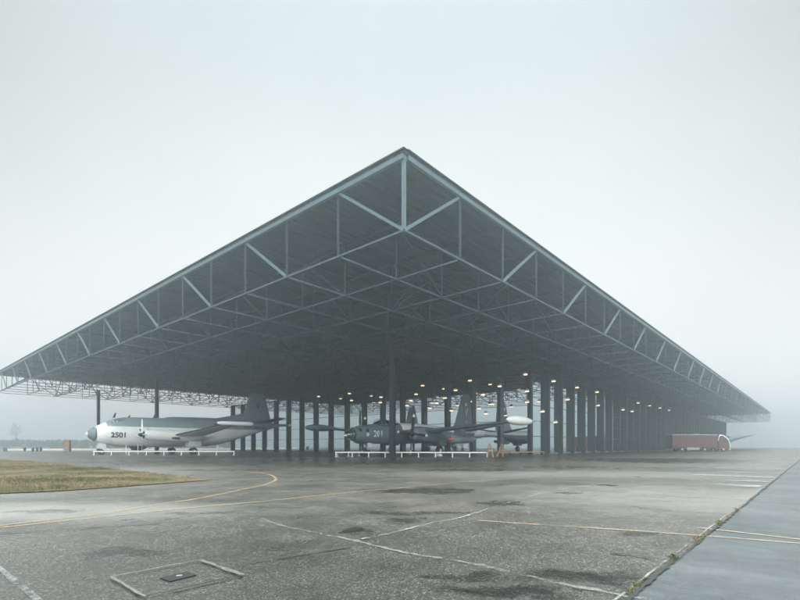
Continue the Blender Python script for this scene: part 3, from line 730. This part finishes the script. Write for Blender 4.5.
hull([(-.12,2.78,.02,.02),(0,2.78,.16,.17),(.12,2.78,.3,.33)], 20).build('radome', M['boom'], at, True)
hull([(5.2,1.1,.1,.08),(5.5,1.0,.5,.4),(6.8,1.0,.55,.45),(7.4,1.1,.3,.2)], 20).build('belly_radome', M['black'], at, True)
# cockpit windows: a raised strip of glazing
hull(dense([(2.35,4.1,.3,.2),(2.8,4.2,.85,.5),(3.4,4.35,1.02,.62),(4.2,4.5,1.02,.62),(5.6,4.7,.7,.5)]), 24).build('cockpit_hood', M['greyblue'], at, True)
for i, (x, w) in enumerate(((2.75,.28),(3.15,.3),(3.6,.34))):
    for s in (-1, 1):
        hw = .93 if i == 0 else 1.03
        MB().add([], []) 
        m = MB(); m.add([(x,s*(hw-.05),4.22),(x+w,s*(hw),4.22),(x+w,s*(hw-.14),4.68),(x+.1,s*(hw-.2),4.62),(x,s*(hw+.02),4.22),(x+w,s*(hw+.05),4.22),(x+w,s*(hw-.06),4.68),(x+.1,s*(hw-.12),4.62)],
              [(0,1,2,3),(7,6,5,4),(0,4,5,1),(1,5,6,2),(2,6,7,3),(3,7,4,0)]); m.build('cockpit_window', M['cglass'], at)
hull(dense([(9.5,5.2,.2,.08),(11,5.36,.45,.2),(17,5.42,.5,.24),(20,5.2,.35,.22),(22,4.9,.2,.2)]), 16).build('dorsal_fairing', M['atlgrey'], at, True)
for s in (-1, 1):
    wing([(s*1.2,9.6,4.6,2.55,.14),(s*4.2,9.7,4.3,2.7,.14),(s*17.9,10.9,1.9,3.95,.11)]).build('wing', M['atlwing'], at, True)
    wing([(s*4.9,9.62,.5,2.76,.35),(s*17.8,10.82,.26,3.95,.35)]).build('deicing_boot', M['black'], at, True)
    hull([(9.6,4.0,.02,.02),(9.8,4.0,.16,.16),(10.3,4.0,.26,.26),(13.8,4.0,.27,.27),(14.3,4.0,.2,.2),(14.5,4.0,.04,.04)], 16).build('wingtip_pod', M['white'], at, True).location = (0, s*18.05, 0)
    nac = hull(dense([(5.7,2.72,.42,.42),(5.9,2.72,.55,.58),(6.6,2.7,.66,.72),(9.5,2.65,.72,.82),(12.5,2.6,.68,.8),(14.5,2.7,.4,.5),(15.6,2.8,.1,.15)]), 22).build('engine_nacelle', M['atl'], at, True); nac.location = (0, s*4.2, 0)
    MB().tube([(9.2,s*4.75,2.35),(10.2,s*4.95,2.3)], .16, 10).build('exhaust', M['black'], at)
    ri = hull([(5.62,2.72,.3,.3),(5.66,2.72,.43,.43),(5.78,2.72,.5,.5)], 22); ri.build('intake_ring', M['black'], at, True).location = (0, s*4.2, 0)
    propeller(at, 5.55, s*4.2, 2.72, 2.15, M['white'], M['white'], M['black'], pi/2)
    gear(at, 'main_gear', 12.4, s*4.2, 2.0, .48, .34, .34, M['metal'], .11, (.9,.62,.7,M['boom']))
    wing([(s*.6,23.6,3.4,5.15,.1),(s*6.0,25.2,1.7,5.75,.09)]).build('tailplane', M['atlgrey'], at, True)
gear(at, 'nose_gear', 1.75, 0, 1.7, .36, .24, .22, M['metal'], .09, (.5,.36,.7,M['boom']))
finmesh([(4.4,20.6,6.8,.1),(6.3,22.3,5.0,.1),(9.9,23.6,2.7,.1),(10.15,23.8,2.3,.04)]).build('tail_fin', M['atlgrey'], at, True)
m = MB(); m.prism([(16.5,5.4),(22.4,6.6),(22.9,5.0),(18,5.1)], -.07,.07); m.build('dorsal_fin', M['atlgrey'], at)
hull([(30.9,4.9,.02,.02),(31.05,4.9,.26,.26),(31.5,4.9,.28,.28),(31.7,4.9,.02,.02)], 12).build('tail_boom_end', M['boom'], at, True)
MB().tube([(24.6,0,10.1),(24.6,0,10.35)], .02, 5).build('aerial', M['frame'], at)
for x, h in ((3.1,.55),(8.2,.6),(4.9,.3)):
    MB().prism([(x,5.1),(x+.3,5.1),(x+.45,5.25+h),(x+.3,5.25+h)], -.03,.03).build('aerial', M['frame'], at)
text_on('fleet_number', '2501', SA, 2.55, 2.72, .72, 1.75, M['mark'], at)
text_on('fleet_lettering', 'KON. MARINE', SA, 22.0, 4.3, .42, 3.9, M['mark'], at)
text_on('tail_letter', 'V', SA, 24.55, 8.0, .95, .7, M['mark'], at, flat_y=-.22)
for a0, mt in ((pi/2, 'blue'), (pi/2-2*pi/3, 'red'), (pi/2+2*pi/3, 'white')):
    disc_on('roundel_sector', SA, 17.3, 4.2, .62, M[mt], at, a0-pi/3 if False else a0, a0+2*pi/3, lift=.035)
disc_on('roundel_centre', SA, 17.3, 4.2, .2, M['orange'], at, lift=.05)
# little row of cabin windows and doors lines
for x in (6.2, 10.2, 20.5): disc_on('cabin_window', SA, x, 3.45 if x < 20 else 4.5, .16, M['cglass'], at)
MB().tube([(7.1,-1.56,1.6),(7.1,-1.6,3.2),(7.1,-1.5,4.0)], .02, 5).build('door_edge', M['frame'], at)
for x in (4.5,6.0): MB().tube([(x,-1.0,1.4),(x,-1.0,0.0)], .045, 6).build('support_strut', M['white'], at)

# ---- dark grey patrol aircraft "201"
ne = empty('bomber_aircraft', (-5.9, 52, 0), math.atan2(.768, .64))
tag(ne, 'dark grey blue twin propeller aircraft with white V on its fin, parked in the centre', 'aircraft')
SN = dense([(0,2.45,.15,.15),(.3,2.45,.42,.45),(.9,2.5,.66,.72),(1.8,2.55,.82,.92),(3.2,2.58,.92,1.08),(5,2.65,.98,1.2),(8,2.75,1.02,1.3),(12,2.8,1.02,1.3),(16,2.85,.95,1.15),(20,2.95,.72,.85),(24,3.05,.5,.6),(26.5,3.1,.42,.48)])
hull([s for s in SN if s[0] >= .9], 30).build('fuselage', M['nep'], ne, True)
hull([s for s in SN if s[0] <= .9], 24).build('nose_glazing', M['cglass'], ne, True)
hull([(-.35,2.35,.03,.03),(-.2,2.35,.1,.1),(.5,2.37,.12,.12)], 10).build('nose_tip', M['white'], ne, True)
for x in (.32,.62,.9):
    cz, hw, hh = interp(SN, x); n = 20
    MB().tube([(x, cos(2*pi*k/n)*(hw+.01), cz+sin(2*pi*k/n)*(hh+.01)) for k in range(n+1)], .028, 5, False).build('nose_frame', M['pod'], ne)
can = hull(dense([(4.3,3.45,.2,.12),(4.9,3.6,.62,.48),(5.8,3.7,.74,.62),(7.0,3.7,.74,.62),(8.2,3.6,.62,.5),(9.2,3.5,.3,.3)]), 22).build('canopy', M['cglass'], ne, True)
for x in (5.1,5.8,6.5,7.3,8.1):
    MB().tube([(x, cos(a)*.755, 3.7+sin(a)*.64) for a in [pi*k/12 for k in range(13)]], .035, 5, False).build('canopy_frame', M['greyblue'], ne)
for x, z in ((1.5,3.0),(2.5,2.98)): disc_on('side_window', SN, x, z, .22, M['cglass'], ne)
hull([(26.5,3.08,.42,.47),(27.2,3.08,.4,.45),(29.6,3.15,.27,.3),(30.1,3.15,.2,.22)], 16).build('tail_boom', M['white'], ne, True)
for s in (-1, 1):
    wing([(s*.85,8.0,4.1,2.85,.15),(s*4.6,8.1,3.7,2.95,.14),(s*15.3,9.2,1.8,3.78,.11)]).build('wing', M['bluegrey'], ne, True)
    tk = hull(dense([(6.9,3.85,.04,.04),(7.4,3.85,.3,.3),(8.5,3.85,.48,.48),(10.2,3.85,.5,.5),(12,3.85,.34,.34),(13.4,3.85,.06,.06)]), 20).build('wingtip_tank', M['white'] if s < 0 else M['pod'], ne, True); tk.location = (0, s*15.75, 0)
    wing([(s*15.9,12.0,1.0,3.85,.08),(s*16.6,12.4,.5,3.87,.08)]).build('tank_fin', M['boom'], ne)
    nac = hull(dense([(6.85,2.62,.55,.55),(7.0,2.62,.72,.74),(7.5,2.62,.82,.86),(8.6,2.6,.84,.92),(11,2.45,.74,.95),(13.5,2.35,.55,.8),(16,2.5,.2,.3),(16.6,2.55,.04,.06)]), 24).build('engine_nacelle', M['greyblue'], ne, True); nac.location = (0, s*3.9, 0)
    MB().rings([[Vector((x, s*3.9+cos(2*pi*k/24)*r, 2.62+sin(2*pi*k/24)*r)) for k in range(24)] for x, r in ((8.35,.9),(8.5,.91))], False)
    cw = MB(); cw.rings([[Vector((x, s*3.9+cos(2*pi*k/24)*r, 2.6+sin(2*pi*k/24)*r*1.03)) for k in range(24)] for x, r in ((8.3,.86),(8.34,.9),(8.46,.9),(8.5,.86))]); cw.build('cowl_flap', M['pod'], ne, True)
    propeller(ne, 6.72, s*3.9, 2.62, 2.25, M['black'], M['white'], M['black'], pi/2+.12, 4, .38)
    jp = hull(dense([(9.0,2.0,.38,.38),(9.3,2.0,.46,.46),(10.5,2.0,.52,.52),(12.8,2.0,.46,.46),(14.3,2.05,.24,.24)]), 20).build('jet_pod', M['pod'], ne, True); jp.location = (0, s*7.7, 0)
    jc = hull([(8.55,2.0,.04,.04),(8.75,2.0,.16,.16),(8.99,2.0,.3,.3)], 16).build('intake_cover', M['red'], ne, True); jc.location = (0, s*7.7, 0)
    MB().prism([(10,2.4),(12.5,2.4),(12,3.1),(9.8,3.1)], s*7.7-.08, s*7.7+.08).build('jet_pylon', M['greyblue'], ne)
    gear(ne, 'main_gear', 12.2, s*3.9, 2.0, .62, .42, 0, M['white'], .12, (.8,.5,.6,M['greyblue']))
    wing([(s*.4,23.2,3.0,3.45,.1),(s*5.3,24.2,1.7,4.15,.09)]).build('tailplane', M['bluegrey'], ne, True)
gear(ne, 'nose_gear', 3.4, 0, 1.75, .4, .28, 0, M['white'], .09, (.35,.3,.55,M['boom']))
finmesh([(3.2,20.2,6.4,.09),(4.4,21.6,4.9,.1),(8.5,23.5,2.5,.1),(8.95,24.0,1.7,.06),(9.1,24.4,.9,.04)]).build('tail_fin', M['bluegrey'], ne, True)
text_on('fleet_number', '201', SN, 3.45, 2.62, .75, 1.35, M['white'], ne)
text_on('tail_letter', 'V', SN, 23.7, 6.1, 1.45, 1.0, M['white'], ne, flat_y=-.34)
disc_on('tail_emblem', SN, 24.2, 7.35, .27, M['boom'], ne, flat_y=-.32)
text_on('tail_number', '201', SN, 23.8, 4.85, .32, .8, M['white'], ne, flat_y=-.36)
disc_on('nose_emblem', SN, 2.5, 2.5, .2, M['boom'], ne)

# ------------------------------------------------------------------ barriers, trestles and small things
def barrier(p, q, n, label, group):
    p = Vector(p); q = Vector(q); r = empty('low_barrier', (p.x, p.y, 0), math.atan2(q.y-p.y, q.x-p.x)); L = (q-p).length
    MB().box(-.1, L+.1, -.03, .03, .44, .56).build('rail', M['white'], r)
    for k in range(n):
        x = L*k/(n-1); MB().box(x-.045, x+.045, -.035, .035, .03, .438).build('post', M['white'], r); 
        MB().box(x-.08, x+.08, -.22, .22, 0, .03).build('foot', M['white'], r)
    return tag(r, label, 'barrier', group)
barrier(G(94,455.2), G(234,455.2), 9, 'low white barrier rail in front of the white aircraft numbered 2501', 'low white barriers before the aircraft')
barrier(G(336,456.8), G(487,457.2), 10, 'low white barrier rail in front of the dark aircraft with the white V', 'low white barriers before the aircraft')
def ret(p, q, n, label):
    return barrier(p, q, n, label, 'low white barriers before the aircraft')
x0, y0 = G(336,456.8); ret((x0+.1, y0+.3), (x0+2.2, y0+4.2), 3, 'short white barrier end running back beside the nose of the dark aircraft')
def trestle(px, py, h, label, lean):
    x, y = G(px, py); r = empty('wooden_trestle', (x, y, 0), 0)
    for s in (-1, 1): MB().bar((s*.32+lean, .0, 0), (s*.05+lean*.2, .0, h), .07, .07).build('leg', M['wood'], r)
    for s in (-1, 1): MB().bar((s*.32+lean, .6, 0), (s*.05+lean*.2, .12, h), .07, .07).build('leg', M['wood'], r)
    MB().box(-.24+lean*.5, .24+lean*.5, -.075, -.04, h*.45, h*.45+.1).build('crossbar', M['wood'], r)
    return tag(r, label, 'trestle', 'wooden trestles beside the barrier')
trestle(489.5,457.3,1.45,'wooden trestle standing at the right end of the white barrier', .12)
trestle(502.5,456.6,1.45,'leaning wooden trestle standing alone right of the barrier end', -.25)
def bench(p, q):
    p = Vector(p); q = Vector(q); r = empty('wooden_bench', (p.x, p.y, 0), math.atan2(q.y-p.y, q.x-p.x)); L = (q-p).length
    MB().box(0, L, -.2, .2, .3, .42).build('seat', M['wood'], r)
    for k in range(5): x = .3+(L-.6)*k/4; MB().box(x-.06, x+.06, -.16, .16, 0, .298).build('leg', M['frame'], r)
    return tag(r, 'long low wooden bench before the glazing, right of the trestles', 'bench')
bench(G(497,455.0), G(543,454.4))
def chock(px, py, label, mt):
    x, y = G(px, py); r = empty('wheel_chock', (x, y, 0), .5)
    MB().prism([(-.3,0),(.3,0),(.1,.3),(-.1,.3)], -.35, .35).build('block', M[mt], r); MB().tube([(0,-.4,.15),(0,.4,.15)], .04, 8).build('rod', M['metal'], r)
    return tag(r, label, 'wheel chock')
chock(409,455.0,'orange wheel chock on the ground under the propeller of the dark aircraft','orange')
chock(439,456.2,'white wheel chock beside the main wheel of the dark aircraft','boom')

# notice board far left
x, y = G(67.3, 451.6); r = empty('notice_board', (x, y, 0))
MB().box(-.62,.62,-.3,.3,0,1.0).build('base', M['conc'], r); MB().box(-.6,.6,-.26,.26,1.003,2.3).build('panel', M['orange'], r); MB().box(-.64,.64,-.32,.32,2.303,2.4).build('cap', M['conc'], r)
tag(r, 'upright board with orange upper half and grey base, left of the white aircraft', 'notice board')
x, y = G(33, 451.2); r = empty('trestle_table', (x, y, 0))
MB().box(-4.6,2.0,-.5,.5,.86,1.05).build('table_top', M['conc'], r)
for lx in (-1.9,.0,.95,1.8): MB().box(lx-.07,lx+.07,-.3,.3,0,.858).build('leg', M['frame'], r)
tag(r, 'long grey table on thin legs on the pale ground at the far left', 'table')
x, y = G(-1, 451.6); r = empty('concrete_block', (x, y, 0))
MB().box(-1.6,1.3,-.6,.6,0,.85).build('block', M['conc'], r); MB().tube([(-.5,0,.85),(-.5,0,1.0),(.2,0,1.0),(.2,0,.85)], .03, 6).build('lifting_loop', M['frame'], r)
tag(r, 'low grey concrete block at the very left edge behind the grass', 'concrete block')

# ------------------------------------------------------------------ red truck
tr = empty('box_truck', (57.6, 100, 0), radians(3))
tag(tr, 'long red box truck with a white arc on its cab, at the far right', 'truck')
b = MB(); b.box(0, 9.9, 0, 2.5, .95, 3.55); b.build('cargo_box', M['truckred'], tr)
for k in range(22): MB().box(.3+k*.44, .36+k*.44, -.03, -.002, 1.05, 3.45).build('box_rib', M['truckred'], tr)
MB().box(-.03, 9.93, -.05, 2.55, 3.552, 3.62).build('top_rail', M['boom'], tr)
MB().box(.1, 12.4, .25, 2.25, .62, .94).build('chassis', M['frame'], tr)
MB().box(3.2, 6.0, .02, .2, .4, .9).build('side_guard', M['conc'], tr)
c = MB(); c.prism([(10.15,.55),(12.55,.55),(12.62,1.6),(12.3,2.7),(11.6,3.35),(10.15,3.45)], .05, 2.45); cab = c.build('cab', M['truckred'], tr)
MB().add([], [])
MB().prism([(10.9,1.9),(12.1,1.9),(11.95,2.7),(11.0,2.75)], .02,.048).build('side_window', M['cglass'], cab)
w = MB(); w.add([(12.625,.2,1.72),(12.625,2.3,1.72),(12.33,2.3,2.68),(12.33,.2,2.68),(12.65,.2,1.73),(12.65,2.3,1.73),(12.355,2.3,2.69),(12.355,.2,2.69)], [(0,1,2,3),(7,6,5,4),(0,4,5,1),(1,5,6,2),(2,6,7,3),(3,7,4,0)]); w.build('windscreen', M['cglass'], cab)
arc = MB(); A = [(9.95,2.3),(10.15,3.25),(10.4,3.62),(11.1,3.55),(11.9,3.1),(12.4,2.5),(12.68,1.7),(12.72,.95)]; Bp = [(10.05,2.3),(10.27,3.1),(10.5,3.42),(11.05,3.38),(11.8,2.93),(12.28,2.36),(12.56,1.65),(12.6,.95)]
for i in range(len(A)-1): arc.prism([A[i], A[i+1], Bp[i+1], Bp[i]], -.03, .018)
arc.build('white_arc', M['white'], cab)
for s in (.25, 2.05): MB().box(12.6,12.68,s,s+.25,.75,.95).build('headlight', M['boom'], cab)
MB().box(12.56,12.75,.1,2.4,.42,.66).build('bumper', M['boom'], cab)
MB().bar((12.2,-.02,2.4),(12.25,-.3,2.4), .05).build('mirror', M['frame'], cab)
for x in (2.2,3.5,7.2,11.3):
    for yy in (.2, 2.3):
        t_, h = wheel(tr, x, yy, .5, .5, .3, M['metal']); h.build('wheel_rim', M['metal'], t_, True)

# ------------------------------------------------------------------ jet behind the truck, nose raised
je = empty('parked_jet', (70.5, 112, 0), radians(4))
tag(je, 'grey pointed jet nose sticking out from behind the cab of the red truck', 'aircraft')
SJ = dense([(0,1.9,.35,.35),(2,1.95,.7,.75),(5,2.2,.8,.85),(8,2.7,.6,.62),(11,3.35,.35,.36),(13,3.7,.14,.14),(14.3,3.85,.03,.03)])
hull(SJ, 22).build('fuselage', M['bluegrey'], je, True)
hull(dense([(5.2,2.9,.1,.1),(6,3.1,.4,.35),(7,3.25,.42,.38),(8.2,3.2,.2,.2)]), 16).build('canopy', M['cglass'], je, True)
for s in (-1, 1): wing([(s*.6,1.2,3.8,2.0,.06),(s*3.8,.6,1.4,1.9,.05)]).build('wing', M['bluegrey'], je, True)
finmesh([(2.5,-.4,2.6,.06),(4.2,-1.2,1.3,.06)]).build('tail_fin', M['bluegrey'], je, True)
gear(je, 'nose_gear', 8.2, 0, 2.3, .28, .16, 0, M['metal'], .07)
for s in (-1, 1): gear(je, 'main_gear', 3.0, s*1.1, 1.9, .34, .2, 0, M['metal'], .07)
